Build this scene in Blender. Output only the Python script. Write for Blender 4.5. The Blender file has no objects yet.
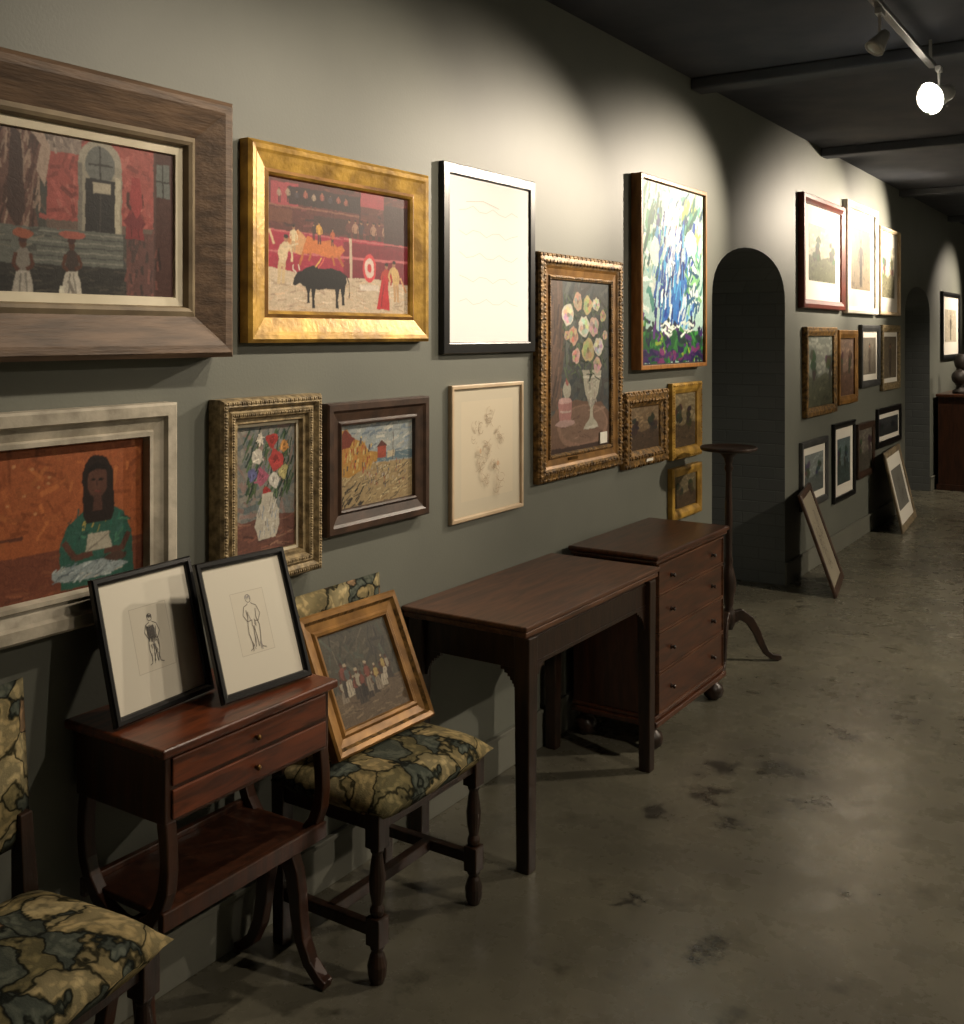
import bpy, bmesh, math, random
import numpy as np
from mathutils import Vector, Matrix
random.seed(7)
RS=np.random.RandomState(5)
def U(a,b): return a+(b-a)*random.random()
def lin(c):
    o=[]
    for v in c:
        v=max(0,min(255,v))/255.0
        o.append(v/12.92 if v<=0.04045 else ((v+0.055)/1.055)**2.4)
    return o
sc=bpy.context.scene
try:
    sc.view_settings.view_transform='Standard'
    sc.view_settings.look='None'
except Exception: pass

# ------------------------------------------------------------------ materials
def newmat(name):
    m=bpy.data.materials.new(name); m.use_nodes=True
    nt=m.node_tree; b=nt.nodes['Principled BSDF']
    return m,nt,b
def N(nt,t,**k):
    n=nt.nodes.new(t)
    for a,v in k.items(): setattr(n,a,v)
    return n
def ramp(nt,stops):
    r=N(nt,'ShaderNodeValToRGB'); e=r.color_ramp.elements
    while len(e)<len(stops): e.new(0.5)
    for i,(p,c) in enumerate(stops):
        e[i].position=p; e[i].color=(*lin(c),1)
    return r
def mat_noise(name,c1,c2,scale=8,rough=.5,metal=0,bump=0,stretch=(1,1,1),bscale=None,detail=6,spec=.5,lo=.35,hi=.65,distort=0,coat=0):
    m,nt,b=newmat(name)
    tc=N(nt,'ShaderNodeTexCoord'); mp=N(nt,'ShaderNodeMapping'); mp.inputs['Scale'].default_value=stretch
    nt.links.new(tc.outputs['Object'],mp.inputs[0])
    n=N(nt,'ShaderNodeTexNoise'); n.inputs['Scale'].default_value=scale; n.inputs['Detail'].default_value=detail
    n.inputs['Distortion'].default_value=distort
    nt.links.new(mp.outputs[0],n.inputs['Vector'])
    r=ramp(nt,[(lo,c1),(hi,c2)]); nt.links.new(n.outputs['Fac'],r.inputs[0]); nt.links.new(r.outputs[0],b.inputs['Base Color'])
    b.inputs['Roughness'].default_value=rough; b.inputs['Metallic'].default_value=metal
    b.inputs['Specular IOR Level'].default_value=spec
    if coat: b.inputs['Coat Weight'].default_value=coat; b.inputs['Coat Roughness'].default_value=.2
    if bump:
        n2=N(nt,'ShaderNodeTexNoise'); n2.inputs['Scale'].default_value=bscale or scale*4; nt.links.new(mp.outputs[0],n2.inputs['Vector'])
        bp=N(nt,'ShaderNodeBump'); bp.inputs['Strength'].default_value=bump; bp.inputs['Distance'].default_value=.004
        nt.links.new(n2.outputs['Fac'],bp.inputs['Height']); nt.links.new(bp.outputs[0],b.inputs['Normal'])
    return m
M={}
M['wall']=mat_noise('wall_paint',(106,108,100),(111,113,104),3,.5,bump=.08,bscale=120,spec=.35)
M['trim']=mat_noise('trim_paint',(112,112,103),(118,118,108),3,.5,spec=.3)
M['ceil']=mat_noise('ceiling_paint',(70,74,84),(82,85,94),4,.8,bump=.2,bscale=30,spec=.2)
M['beam']=mat_noise('beam_paint',(76,80,88),(88,91,98),4,.8,bump=.2,bscale=30,spec=.2)
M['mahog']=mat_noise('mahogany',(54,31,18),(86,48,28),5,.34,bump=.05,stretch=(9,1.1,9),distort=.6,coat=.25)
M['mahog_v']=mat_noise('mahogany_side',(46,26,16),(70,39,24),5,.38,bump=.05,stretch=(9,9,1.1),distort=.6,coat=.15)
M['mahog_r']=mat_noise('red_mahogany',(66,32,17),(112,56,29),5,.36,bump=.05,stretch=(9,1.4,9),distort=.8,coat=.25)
M['darkwood']=mat_noise('dark_oak',(32,21,14),(54,35,24),6,.4,bump=.1,stretch=(8,8,1.2))
M['walnut']=mat_noise('walnut_top',(70,44,29),(106,69,46),5,.42,bump=.05,stretch=(9,1,9),distort=.8,coat=.2)
M['gold']=mat_noise('gilt',(136,102,38),(202,160,70),14,.4,metal=.25,bump=.3,bscale=60)
M['gold_old']=mat_noise('aged_gilt',(66,48,22),(150,114,60),40,.45,metal=.3,bump=.8,bscale=90)
M['gold_pale']=mat_noise('pale_gilt',(98,84,60),(166,146,108),45,.5,metal=.15,bump=.6,bscale=90)
M['gold_or']=mat_noise('warm_gilt',(112,78,36),(164,120,62),12,.38,metal=.25,bump=.2)
M['weather']=mat_noise('weathered_wood',(80,62,47),(116,92,71),7,.6,bump=.3,stretch=(1,7,7))
M['weather_l']=mat_noise('weathered_liner',(112,98,78),(148,132,104),9,.6,bump=.2)
M['whitewash']=mat_noise('whitewashed_frame',(150,142,126),(192,183,165),8,.6,bump=.25,stretch=(2,2,2))
M['black']=mat_noise('black_lacquer',(12,12,14),(20,20,22),8,.3)
M['cream']=mat_noise('cream_liner',(206,196,170),(220,210,186),10,.7)
M['brownf']=mat_noise('brown_frame',(48,33,24),(72,51,38),10,.4,bump=.1,stretch=(2,2,2))
M['oakf']=mat_noise('oak_floater',(140,92,44),(176,122,64),9,.4,stretch=(6,1,6))
M['redf']=mat_noise('red_frame',(88,34,24),(114,48,32),9,.35)
M['lightf']=mat_noise('light_wood_frame',(186,162,132),(206,184,152),9,.5)
M['whitef']=mat_noise('white_frame',(215,210,198),(226,220,208),9,.5)
M['grayf']=mat_noise('gray_frame',(52,54,56),(80,80,78),9,.4)
M['brass']=mat_noise('brass',(90,64,30),(130,98,50),20,.35,metal=.8)
M['metalw']=mat_noise('track_metal',(170,170,170),(190,190,190),10,.4)
M['metalb']=mat_noise('track_rail_metal',(90,90,92),(110,110,112),10,.4)
M['bronze']=mat_noise('bronze',(40,36,32),(58,50,44),20,.6,metal=.1)
M['label']=mat_noise('paper_label',(228,224,210),(238,234,222),20,.8)

# painted canvas
m,nt,b=newmat('oil_paint'); M['paint']=m
at=N(nt,'ShaderNodeAttribute'); at.attribute_name='Col'
tc=N(nt,'ShaderNodeTexCoord'); n=N(nt,'ShaderNodeTexNoise'); n.inputs['Scale'].default_value=110; n.inputs['Detail'].default_value=6; n.inputs['Distortion'].default_value=1.2
nt.links.new(tc.outputs['Object'],n.inputs['Vector'])
mr=N(nt,'ShaderNodeMapRange'); mr.inputs['From Min'].default_value=.3; mr.inputs['From Max'].default_value=.7; mr.inputs['To Min'].default_value=.84; mr.inputs['To Max'].default_value=1.14
nt.links.new(n.outputs['Fac'],mr.inputs[0])
vm=N(nt,'ShaderNodeVectorMath',operation='SCALE'); nt.links.new(at.outputs['Color'],vm.inputs[0]); nt.links.new(mr.outputs[0],vm.inputs['Scale'])
nt.links.new(vm.outputs[0],b.inputs['Base Color']); b.inputs['Roughness'].default_value=.5; b.inputs['Specular IOR Level'].default_value=.25
bp=N(nt,'ShaderNodeBump'); bp.inputs['Strength'].default_value=.2; bp.inputs['Distance'].default_value=.002; nt.links.new(n.outputs['Fac'],bp.inputs['Height']); nt.links.new(bp.outputs[0],b.inputs['Normal'])
m,nt,b=newmat('drawing_paper'); M['paper']=m
at=N(nt,'ShaderNodeAttribute'); at.attribute_name='Col'; nt.links.new(at.outputs['Color'],b.inputs['Base Color']); b.inputs['Roughness'].default_value=.8

# tapestry: large pale leaves with shaded centres, soft dark outlines, fine woven veins
m,nt,b=newmat('tapestry'); M['tap']=m
tc=N(nt,'ShaderNodeTexCoord'); n=N(nt,'ShaderNodeTexNoise'); n.inputs['Scale'].default_value=7; n.inputs['Detail'].default_value=4
nt.links.new(tc.outputs['Object'],n.inputs['Vector'])
mx=N(nt,'ShaderNodeMixRGB'); mx.inputs[0].default_value=.2; nt.links.new(tc.outputs['Object'],mx.inputs[1]); nt.links.new(n.outputs['Color'],mx.inputs[2])
v=N(nt,'ShaderNodeTexVoronoi'); v.inputs['Scale'].default_value=13; nt.links.new(mx.outputs[0],v.inputs['Vector'])
ve=N(nt,'ShaderNodeTexVoronoi'); ve.feature='DISTANCE_TO_EDGE'; ve.inputs['Scale'].default_value=13; nt.links.new(mx.outputs[0],ve.inputs['Vector'])
sep=N(nt,'ShaderNodeSeparateColor'); nt.links.new(v.outputs['Color'],sep.inputs[0])
r=ramp(nt,[(0,(104,112,108)),(.20,(152,144,112)),(.34,(196,180,142)),(.52,(206,192,156)),(.68,(112,122,120)),(.80,(182,168,130)),(.90,(188,158,132))]); r.color_ramp.interpolation='CONSTANT'
nt.links.new(sep.outputs[0],r.inputs[0])
re=ramp(nt,[(0,(104,108,106)),(.02,(118,122,118)),(.06,(255,255,255))]); nt.links.new(ve.outputs['Distance'],re.inputs[0])
v2=N(nt,'ShaderNodeTexVoronoi'); v2.inputs['Scale'].default_value=46; nt.links.new(mx.outputs[0],v2.inputs['Vector'])
rw=ramp(nt,[(.1,(246,240,226)),(.42,(206,202,190)),(.6,(150,152,146))]); nt.links.new(v2.outputs['Distance'],rw.inputs[0])
rd=ramp(nt,[(.0,(180,176,160)),(.22,(255,252,240)),(.5,(224,220,204)),(.75,(164,164,154))]); nt.links.new(v.outputs['Distance'],rd.inputs[0])
cur=r.outputs[0]
for q,f in((re,1),(rw,.8),(rd,.8)):
    m1=N(nt,'ShaderNodeMixRGB',blend_type='MULTIPLY'); m1.inputs[0].default_value=f; nt.links.new(cur,m1.inputs[1]); nt.links.new(q.outputs[0],m1.inputs[2]); cur=m1.outputs[0]
nt.links.new(cur,b.inputs['Base Color']); b.inputs['Roughness'].default_value=.9; b.inputs['Specular IOR Level'].default_value=.15
n=N(nt,'ShaderNodeTexNoise'); n.inputs['Scale'].default_value=250; nt.links.new(tc.outputs['Object'],n.inputs['Vector'])
bp=N(nt,'ShaderNodeBump'); bp.inputs['Strength'].default_value=.4; bp.inputs['Distance'].default_value=.003; nt.links.new(n.outputs['Fac'],bp.inputs['Height']); nt.links.new(bp.outputs[0],b.inputs['Normal'])

# brick
m,nt,b=newmat('painted_brick'); M['brick']=m
tc=N(nt,'ShaderNodeTexCoord'); sp=N(nt,'ShaderNodeSeparateXYZ'); nt.links.new(tc.outputs['Object'],sp.inputs[0])
ad=N(nt,'ShaderNodeMath',operation='ADD'); nt.links.new(sp.outputs[0],ad.inputs[0]); nt.links.new(sp.outputs[1],ad.inputs[1])
cb=N(nt,'ShaderNodeCombineXYZ'); nt.links.new(ad.outputs[0],cb.inputs[0]); nt.links.new(sp.outputs[2],cb.inputs[1])
br=N(nt,'ShaderNodeTexBrick'); nt.links.new(cb.outputs[0],br.inputs['Vector']); br.inputs['Scale'].default_value=1
br.inputs['Brick Width'].default_value=.22; br.inputs['Row Height'].default_value=.075; br.inputs['Mortar Size'].default_value=.005; br.inputs['Mortar Smooth'].default_value=.9
br.inputs['Color1'].default_value=(*lin((106,110,110)),1); br.inputs['Color2'].default_value=(*lin((112,116,115)),1); br.inputs['Mortar'].default_value=(*lin((98,102,102)),1)
nt.links.new(br.outputs['Color'],b.inputs['Base Color']); b.inputs['Roughness'].default_value=.6
bp=N(nt,'ShaderNodeBump'); bp.inputs['Strength'].default_value=.35; bp.inputs['Distance'].default_value=.006; bp.invert=True; nt.links.new(br.outputs['Fac'],bp.inputs['Height']); nt.links.new(bp.outputs[0],b.inputs['Normal'])

# floor
m,nt,b=newmat('polished_concrete'); M['floor']=m
tc=N(nt,'ShaderNodeTexCoord')
n=N(nt,'ShaderNodeTexNoise'); n.inputs['Scale'].default_value=1.6; n.inputs['Detail'].default_value=9; n.inputs['Roughness'].default_value=.6; nt.links.new(tc.outputs['Object'],n.inputs['Vector'])
r=ramp(nt,[(.3,(84,81,71)),(.5,(101,98,85)),(.7,(119,115,99))]); nt.links.new(n.outputs['Fac'],r.inputs[0])
n2=N(nt,'ShaderNodeTexNoise'); n2.inputs['Scale'].default_value=7; n2.inputs['Detail'].default_value=9; n2.inputs['Roughness'].default_value=.65; nt.links.new(tc.outputs['Object'],n2.inputs['Vector'])
r2=ramp(nt,[(.30,(140,138,132)),(.42,(255,255,255)),(.60,(255,255,255)),(.72,(214,212,204))]); nt.links.new(n2.outputs['Fac'],r2.inputs[0])
mm=N(nt,'ShaderNodeMixRGB',blend_type='MULTIPLY'); mm.inputs[0].default_value=.8; nt.links.new(r.outputs[0],mm.inputs[1]); nt.links.new(r2.outputs[0],mm.inputs[2])
cur=mm.outputs[0]
n3=N(nt,'ShaderNodeTexNoise'); n3.inputs['Scale'].default_value=9; n3.inputs['Detail'].default_value=7; n3.inputs['Roughness'].default_value=.7; nt.links.new(tc.outputs['Object'],n3.inputs['Vector'])
sb=N(nt,'ShaderNodeVectorMath',operation='SUBTRACT'); nt.links.new(n3.outputs['Color'],sb.inputs[0]); sb.inputs[1].default_value=(.5,.5,.5)
ml=N(nt,'ShaderNodeVectorMath',operation='MULTIPLY'); nt.links.new(sb.outputs[0],ml.inputs[0]); ml.inputs[1].default_value=(.42,.42,0)
sub=N(nt,'ShaderNodeVectorMath',operation='ADD'); nt.links.new(tc.outputs['Object'],sub.inputs[0]); nt.links.new(ml.outputs[0],sub.inputs[1])
for (sx,sy,sr) in [(.71,3.49,.08),(.87,3.84,.10),(.62,3.25,.06),(.86,3.32,.05),(1.02,3.62,.05),(.98,4.3,.06),(.64,3.75,.07),(1.15,4.6,.05),(1.05,2.6,.05),(1.3,3.1,.04),(.75,2.75,.04)]:
    d=N(nt,'ShaderNodeVectorMath',operation='DISTANCE'); nt.links.new(sub.outputs[0],d.inputs[0]); d.inputs[1].default_value=(sx,sy,0)
    q=N(nt,'ShaderNodeMapRange'); q.inputs['From Min'].default_value=sr*.4; q.inputs['From Max'].default_value=sr*1.25; q.inputs['To Min'].default_value=.85; q.inputs['To Max'].default_value=0
    nt.links.new(d.outputs['Value'],q.inputs[0])
    mk=N(nt,'ShaderNodeMixRGB'); nt.links.new(q.outputs[0],mk.inputs[0]); nt.links.new(cur,mk.inputs[1]); mk.inputs[2].default_value=(*lin((38,36,31)),1); cur=mk.outputs[0]
nt.links.new(cur,b.inputs['Base Color'])
rr=N(nt,'ShaderNodeMapRange'); rr.inputs['From Min'].default_value=.3; rr.inputs['From Max'].default_value=.7; rr.inputs['To Min'].default_value=.2; rr.inputs['To Max'].default_value=.36; nt.links.new(n2.outputs['Fac'],rr.inputs[0]); nt.links.new(rr.outputs[0],b.inputs['Roughness'])
b.inputs['Specular IOR Level'].default_value=.6
bp=N(nt,'ShaderNodeBump'); bp.inputs['Strength'].default_value=.06; bp.inputs['Distance'].default_value=.01; nt.links.new(n2.outputs['Fac'],bp.inputs['Height']); nt.links.new(bp.outputs[0],b.inputs['Normal'])

def emat(name,col,s):
    m,nt,b=newmat(name); b.inputs['Emission Color'].default_value=(*col,1); b.inputs['Emission Strength'].default_value=s; b.inputs['Base Color'].default_value=(1,1,1,1); return m
M['bulb']=emat('lit_bulb',(1,.88,.7),25)
M['bulb_off']=mat_noise('bulb_glass',(170,170,165),(190,190,185),10,.2)

# ------------------------------------------------------------------ mesh builder
class MB:
    def __init__(s): s.v=[];s.f=[];s.m=[];s.c=[]
    def add(s,vs,fs,mi=0,col=None):
        o=len(s.v); s.v+= [tuple(p) for p in vs]
        for f in fs:
            s.f.append([i+o for i in f]); s.m.append(mi); s.c.append(col)
    def box(s,x0,x1,y0,y1,z0,z1,mi=0):
        s.add([(x0,y0,z0),(x1,y0,z0),(x1,y1,z0),(x0,y1,z0),(x0,y0,z1),(x1,y0,z1),(x1,y1,z1),(x0,y1,z1)],
              [(0,3,2,1),(4,5,6,7),(0,1,5,4),(1,2,6,5),(2,3,7,6),(3,0,4,7)],mi)
    def taper(s,cx,cy,z0,z1,h0,h1,mi=0,dx=0,dy=0):
        a=[(cx+i*h0,cy+j*h0,z0) for i,j in((-1,-1),(1,-1),(1,1),(-1,1))]
        b=[(cx+dx+i*h1,cy+dy+j*h1,z1) for i,j in((-1,-1),(1,-1),(1,1),(-1,1))]
        s.add(a+b,[(0,3,2,1),(4,5,6,7),(0,1,5,4),(1,2,6,5),(2,3,7,6),(3,0,4,7)],mi)
    def lathe(s,prof,cx,cy,seg=24,mi=0,M4=None):
        vs=[];fs=[]
        for r,z in prof:
            for i in range(seg):
                a=2*math.pi*i/seg; vs.append(Vector((r*math.cos(a),r*math.sin(a),z)))
        if M4: vs=[M4@p for p in vs]
        vs=[(p[0]+cx,p[1]+cy,p[2]) for p in vs]
        n=len(prof)
        for k in range(n-1):
            for i in range(seg):
                j=(i+1)%seg; fs.append((k*seg+i,k*seg+j,(k+1)*seg+j,(k+1)*seg+i))
        fs.append(tuple(range(seg))[::-1]); fs.append(tuple((n-1)*seg+i for i in range(seg)))
        s.add(vs,fs,mi)
    def ribbon(s,pts,ws,t,M4=None,mi=0):
        vs=[];fs=[]
        n=len(pts)
        for k,(a,z) in enumerate(pts):
            p0=pts[max(0,k-1)];p1=pts[min(n-1,k+1)]
            d=Vector((p1[0]-p0[0],p1[1]-p0[1])).normalized(); nn=Vector((-d.y,d.x))*ws[k]/2
            for sgn in(-1,1):
                for tt in(-t/2,t/2): vs.append(Vector((a+nn.x*sgn,tt,z+nn.y*sgn)))
        for k in range(n-1):
            o=4*k;q=o+4
            fs+=[(o,o+1,q+1,q),(o+3,o+2,q+2,q+3),(o+2,o,q,q+2),(o+1,o+3,q+3,q+1)]
        fs+=[(0,2,3,1),(4*n-4,4*n-3,4*n-1,4*n-2)]
        if M4: vs=[M4@p for p in vs]
        s.add(vs,fs,mi)
    def blob(s,c,r,mi=0,seg=6,rings=4):
        vs=[];fs=[]
        for k in range(rings+1):
            ph=math.pi*k/rings
            for i in range(seg):
                a=2*math.pi*i/seg
                vs.append((c[0]+r[0]*math.sin(ph)*math.cos(a),c[1]+r[1]*math.sin(ph)*math.sin(a),c[2]+r[2]*math.cos(ph)))
        for k in range(rings):
            for i in range(seg):
                j=(i+1)%seg; fs.append((k*seg+i,(k+1)*seg+i,(k+1)*seg+j,k*seg+j))
        s.add(vs,fs,mi)
    def obj(s,name,mats,parent=None,bevel=0,smooth=False,bseg=2,recalc=True):
        me=bpy.data.meshes.new(name); me.from_pydata(s.v,[],s.f)
        if not isinstance(mats,(list,tuple)): mats=[mats]
        for q in mats: me.materials.append(M[q])
        for i,p in enumerate(me.polygons):
            p.material_index=s.m[i]; p.use_smooth=smooth
        if any(c is not None for c in s.c):
            ca=me.color_attributes.new('Col','FLOAT_COLOR','CORNER')
            for i,p in enumerate(me.polygons):
                c=s.c[i] or (0,0,0)
                for li in p.loop_indices: ca.data[li].color=(c[0],c[1],c[2],1)
        elif recalc:
            bm=bmesh.new(); bm.from_mesh(me); bmesh.ops.recalc_face_normals(bm,faces=bm.faces); bm.to_mesh(me); bm.free()
        o=bpy.data.objects.new(name,me); sc.collection.objects.link(o)
        if parent: o.parent=parent
        if bevel:
            bv=o.modifiers.new('bevel','BEVEL'); bv.width=bevel; bv.segments=bseg; bv.limit_method='ANGLE'; bv.angle_limit=math.radians(40)
        return o
def empty(name,loc=(0,0,0),mat=None):
    e=bpy.data.objects.new(name,None); sc.collection.objects.link(e); e.empty_display_size=.1
    if mat is not None: e.matrix_world=mat
    else: e.location=loc
    return e

# ------------------------------------------------------------------ pictures
def pose_wall(y0,z0):
    return Matrix(((0,0,1,0.002),(1,0,0,y0),(0,1,0,z0),(0,0,0,1)))
def pose_pts(bl,br,tl,t):
    bl,br,tl=Vector(bl),Vector(br),Vector(tl)
    x=(br-bl).normalized(); u=(tl-bl); h=u.length; u=(u-x*u.dot(x)).normalized(); n=x.cross(u)
    o=bl-n*t; o.z=bl.z+.001
    mtx=Matrix(((x.x,u.x,n.x,o.x),(x.y,u.y,n.y,o.y),(x.z,u.z,n.z,o.z),(0,0,0,1)))
    return mtx,(br-bl).length,h
def frame(e,w,h,prof,mats,mi,orn=None,name='frame'):
    b=MB(); vs=[]
    for d,z in prof: vs+=[(d,d,z),(w-d,d,z),(w-d,h-d,z),(d,h-d,z)]
    b.v+=vs
    for k in range(len(prof)-1):
        for i in range(4):
            j=(i+1)%4
            b.f.append([4*k+i,4*k+j,4*k+4+j,4*k+4+i]); b.m.append(mi[k]); b.c.append(None)
    b.f.append([3,2,1,0]); b.m.append(mi[0]); b.c.append(None)
    if orn:
        for (ins,z,sp,rx,rz,m_i) in orn:
            for (p0,p1,ax) in (((ins,ins),(w-ins,ins),0),((ins,h-ins),(w-ins,h-ins),0),((ins,ins),(ins,h-ins),1),((w-ins,ins),(w-ins,h-ins),1)):
                L=math.hypot(p1[0]-p0[0],p1[1]-p0[1]); n=max(2,int(round(L/sp)))
                for q in range(n+1):
                    f=q/n; c=(p0[0]+(p1[0]-p0[0])*f,p0[1]+(p1[1]-p0[1])*f,z)
                    k=1.2 if q%2 else .85
                    r=(sp*.48,rx*k,rz*k) if ax==0 else (rx*k,sp*.48,rz*k)
                    b.blob(c,r,m_i)
    return b.obj(name,mats,e,recalc=False)
def vnoise(ny,nx,gy,gx):
    gy=max(2,int(gy)); gx=max(2,int(gx)); g=RS.rand(gy+1,gx+1)*2-1
    yy=np.linspace(0,gy-1e-6,ny); xx=np.linspace(0,gx-1e-6,nx); yi=yy.astype(int); xi=xx.astype(int)
    fy=(yy-yi)[:,None]; fx=(xx-xi)[None,:]; fy=fy*fy*(3-2*fy); fx=fx*fx*(3-2*fx)
    a=g[np.ix_(yi,xi)];b_=g[np.ix_(yi,xi+1)];c=g[np.ix_(yi+1,xi)];d=g[np.ix_(yi+1,xi+1)]
    return (a*(1-fx)+b_*fx)*(1-fy)+(c*(1-fx)+d*fx)*fy
class Art:
    def __init__(s,x0,y0,x1,y1,z,bg,cell=.0024,warp=1.0): s.P=[]; s.x0,s.y0,s.x1,s.y1,s.z=x0,y0,x1,y1,z; s.asp=(x1-x0)/(y1-y0); s.cell=cell; s.warp=warp; s.poly([(0,0),(1,0),(1,1),(0,1)],bg)
    def poly(s,p,c,jit=0): s.P.append(([(min(1,max(0,a+U(-jit,jit))),min(1,max(0,b_+U(-jit,jit)))) for a,b_ in p],lin(c)))
    def rect(s,a,b_,c,d,col,jit=0): s.poly([(a,b_),(c,b_),(c,d),(a,d)],col,jit)
    def ell(s,cx,cy,rx,ry,c,n=12,jag=.12):
        s.poly([(cx+rx*math.cos(2*math.pi*i/n)*(1+U(-jag,jag)),cy+ry*math.sin(2*math.pi*i/n)*(1+U(-jag,jag))) for i in range(n)],c)
    def line(s,pts,w,c):
        for (a,b_),(d,e) in zip(pts,pts[1:]):
            dx,dy=(d-a)*s.asp,(e-b_); L=math.hypot(dx,dy) or 1e-6
            nx,ny=-dy/L*w/2/s.asp,dx/L*w/2
            s.poly([(a-nx,b_-ny),(d-nx,e-ny),(d+nx,e+ny),(a+nx,b_+ny)],c)
    def scat(s,n,a0,a1,b0,b1,pal,L,w,ang=None):
        for _ in range(int(n*2.5)):
            x,y=U(a0,a1),U(b0,b1); t=U(0,math.pi) if ang is None else ang+U(-.3,.3); l=L*U(.4,1.1); c=random.choice(pal); k=U(.9,1.1); c=tuple(q*k for q in c)
            s.line([(x-math.cos(t)*l/2/s.asp,y-math.sin(t)*l/2),(x+math.cos(t)*l/2/s.asp,y+math.sin(t)*l/2)],w*U(.4,.9),c)
    def fig(s,x,y,h,top,bot,skin=(150,105,80),hair=(30,22,18),lean=0):
        w=h*.13/s.asp
        s.poly([(x-w*.75,y),(x-w*.15,y),(x+lean*.3,y+h*.48),(x-w*.8+lean*.3,y+h*.48)],bot)
        s.poly([(x+w*.2,y),(x+w*.8,y),(x+w*.8+lean*.3,y+h*.48),(x+lean*.3,y+h*.48)],bot)
        s.poly([(x-w*.7+lean*.3,y+h*.42),(x+w*.7+lean*.3,y+h*.42),(x+w*1.0+lean,y+h*.78),(x+w*.4+lean,y+h*.84),(x-w*.4+lean,y+h*.84),(x-w*1.0+lean,y+h*.78)],top)
        s.line([(x+w*.9+lean,y+h*.78),(x+w*1.5+lean,y+h*.6),(x+w*1.3+lean,y+h*.45)],h*.06,top)
        s.line([(x-w*.9+lean,y+h*.78),(x-w*1.5+lean,y+h*.62),(x-w*1.1+lean,y+h*.48)],h*.06,top)
        s.ell(x+lean*1.1,y+h*.91,w*.5,h*.075,skin); s.ell(x+lean*1.1,y+h*.95,w*.52,h*.045,hair)
    def robe(s,x,y,h,top,skirt,scarf,skin=(80,48,36)):
        w=h*.17/s.asp
        s.poly([(x-w*1.1,y),(x+w*1.1,y),(x+w*.9,y+h*.3),(x+w*.5,y+h*.52),(x-w*.5,y+h*.52),(x-w*.95,y+h*.3)],skirt)
        s.line([(x-w*.4,y+h*.03),(x-w*.2,y+h*.45)],h*.03,tuple(q*.7 for q in skirt)); s.line([(x+w*.5,y+h*.03),(x+w*.2,y+h*.45)],h*.03,tuple(q*.75 for q in skirt))
        s.poly([(x-w*.6,y+h*.48),(x+w*.6,y+h*.48),(x+w*.75,y+h*.74),(x+w*.25,y+h*.82),(x-w*.25,y+h*.82),(x-w*.75,y+h*.74)],top)
        s.line([(x+w*.7,y+h*.74),(x+w*.95,y+h*.56),(x+w*.3,y+h*.5)],h*.06,skin); s.line([(x-w*.7,y+h*.74),(x-w*.95,y+h*.56),(x-w*.4,y+h*.48)],h*.06,skin)
        s.ell(x,y+h*.88,w*.34,h*.075,skin); s.ell(x,y+h*.94,w*.42,h*.05,scarf)
    def done(s,e,name='canvas',mat='paint'):
        if mat=='paper':
            b=MB()
            for k,(p,c) in enumerate(s.P):
                b.add([(s.x0+a*(s.x1-s.x0),s.y0+b_*(s.y1-s.y0),s.z+(k+1)*1.5e-5) for a,b_ in p],[tuple(range(len(p)))],0,c)
            return b.obj(name,mat,e,recalc=False)
        W,Hh=s.x1-s.x0,s.y1-s.y0; nx=max(24,int(W/s.cell)); ny=max(24,int(Hh/s.cell))
        u=np.linspace(0,1,nx)[None,:].repeat(ny,0); v=np.linspace(0,1,ny)[:,None].repeat(nx,1)
        a1=.010*s.warp; a2=.004*s.warp
        uu=np.clip(u+(a1*vnoise(ny,nx,18,18*s.asp)+a2*vnoise(ny,nx,60,60*s.asp))/s.asp,0.0005,.9995); vv=np.clip(v+a1*vnoise(ny,nx,18,18*s.asp)+a2*vnoise(ny,nx,60,60*s.asp),0.0005,.9995)
        col=np.zeros((ny,nx,3)); col[:]=s.P[0][1]; mg=.03
        for p,c in s.P[1:]:
            xs=[q[0] for q in p]; ys=[q[1] for q in p]
            i0=max(0,int((min(ys)-mg)*ny)); i1=min(ny,int((max(ys)+mg)*ny)+1); j0=max(0,int((min(xs)-mg)*nx)); j1=min(nx,int((max(xs)+mg)*nx)+1)
            if i1<=i0 or j1<=j0: continue
            X=uu[i0:i1,j0:j1]; Y=vv[i0:i1,j0:j1]; ins=np.zeros(X.shape,bool); k=len(p)
            for i in range(k):
                xa,ya=p[i]; xb,yb=p[(i+1)%k]
                if ya==yb: continue
                cnd=((ya>Y)!=(yb>Y)); ins^= cnd & (X<(xb-xa)*(Y-ya)/(yb-ya)+xa)
            col[i0:i1,j0:j1][ins]=c
        pd=np.pad(col,((1,1),(1,1),(0,0)),'edge')
        col=.4*col+.15*(pd[:-2,1:-1]+pd[2:,1:-1]+pd[1:-1,:-2]+pd[1:-1,2:])
        br=1+.07*vnoise(ny,nx,70,20*s.asp)+.07*vnoise(ny,nx,25,70*s.asp)+.04*(RS.rand(ny,nx)*2-1)
        col=np.clip(col*br[:,:,None],0,1)
        vx=np.stack([s.x0+u*W,s.y0+v*Hh,np.full((ny,nx),s.z)],-1).reshape(-1,3)
        idx=np.arange(nx*ny).reshape(ny,nx); F=np.stack([idx[:-1,:-1],idx[:-1,1:],idx[1:,1:],idx[1:,:-1]],-1).reshape(-1,4)
        me=bpy.data.meshes.new(name); me.vertices.add(len(vx)); me.vertices.foreach_set('co',vx.astype(np.float32).ravel())
        me.loops.add(F.size); me.loops.foreach_set('vertex_index',F.astype(np.int32).ravel()); me.polygons.add(len(F))
        me.polygons.foreach_set('loop_start',(np.arange(len(F))*4).astype(np.int32)); me.polygons.foreach_set('loop_total',np.full(len(F),4,np.int32)); me.update(calc_edges=True)
        ca=me.color_attributes.new('Col','FLOAT_COLOR','POINT'); ca.data.foreach_set('color',np.concatenate([col.reshape(-1,3),np.ones((len(vx),1))],1).astype(np.float32).ravel())
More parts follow.
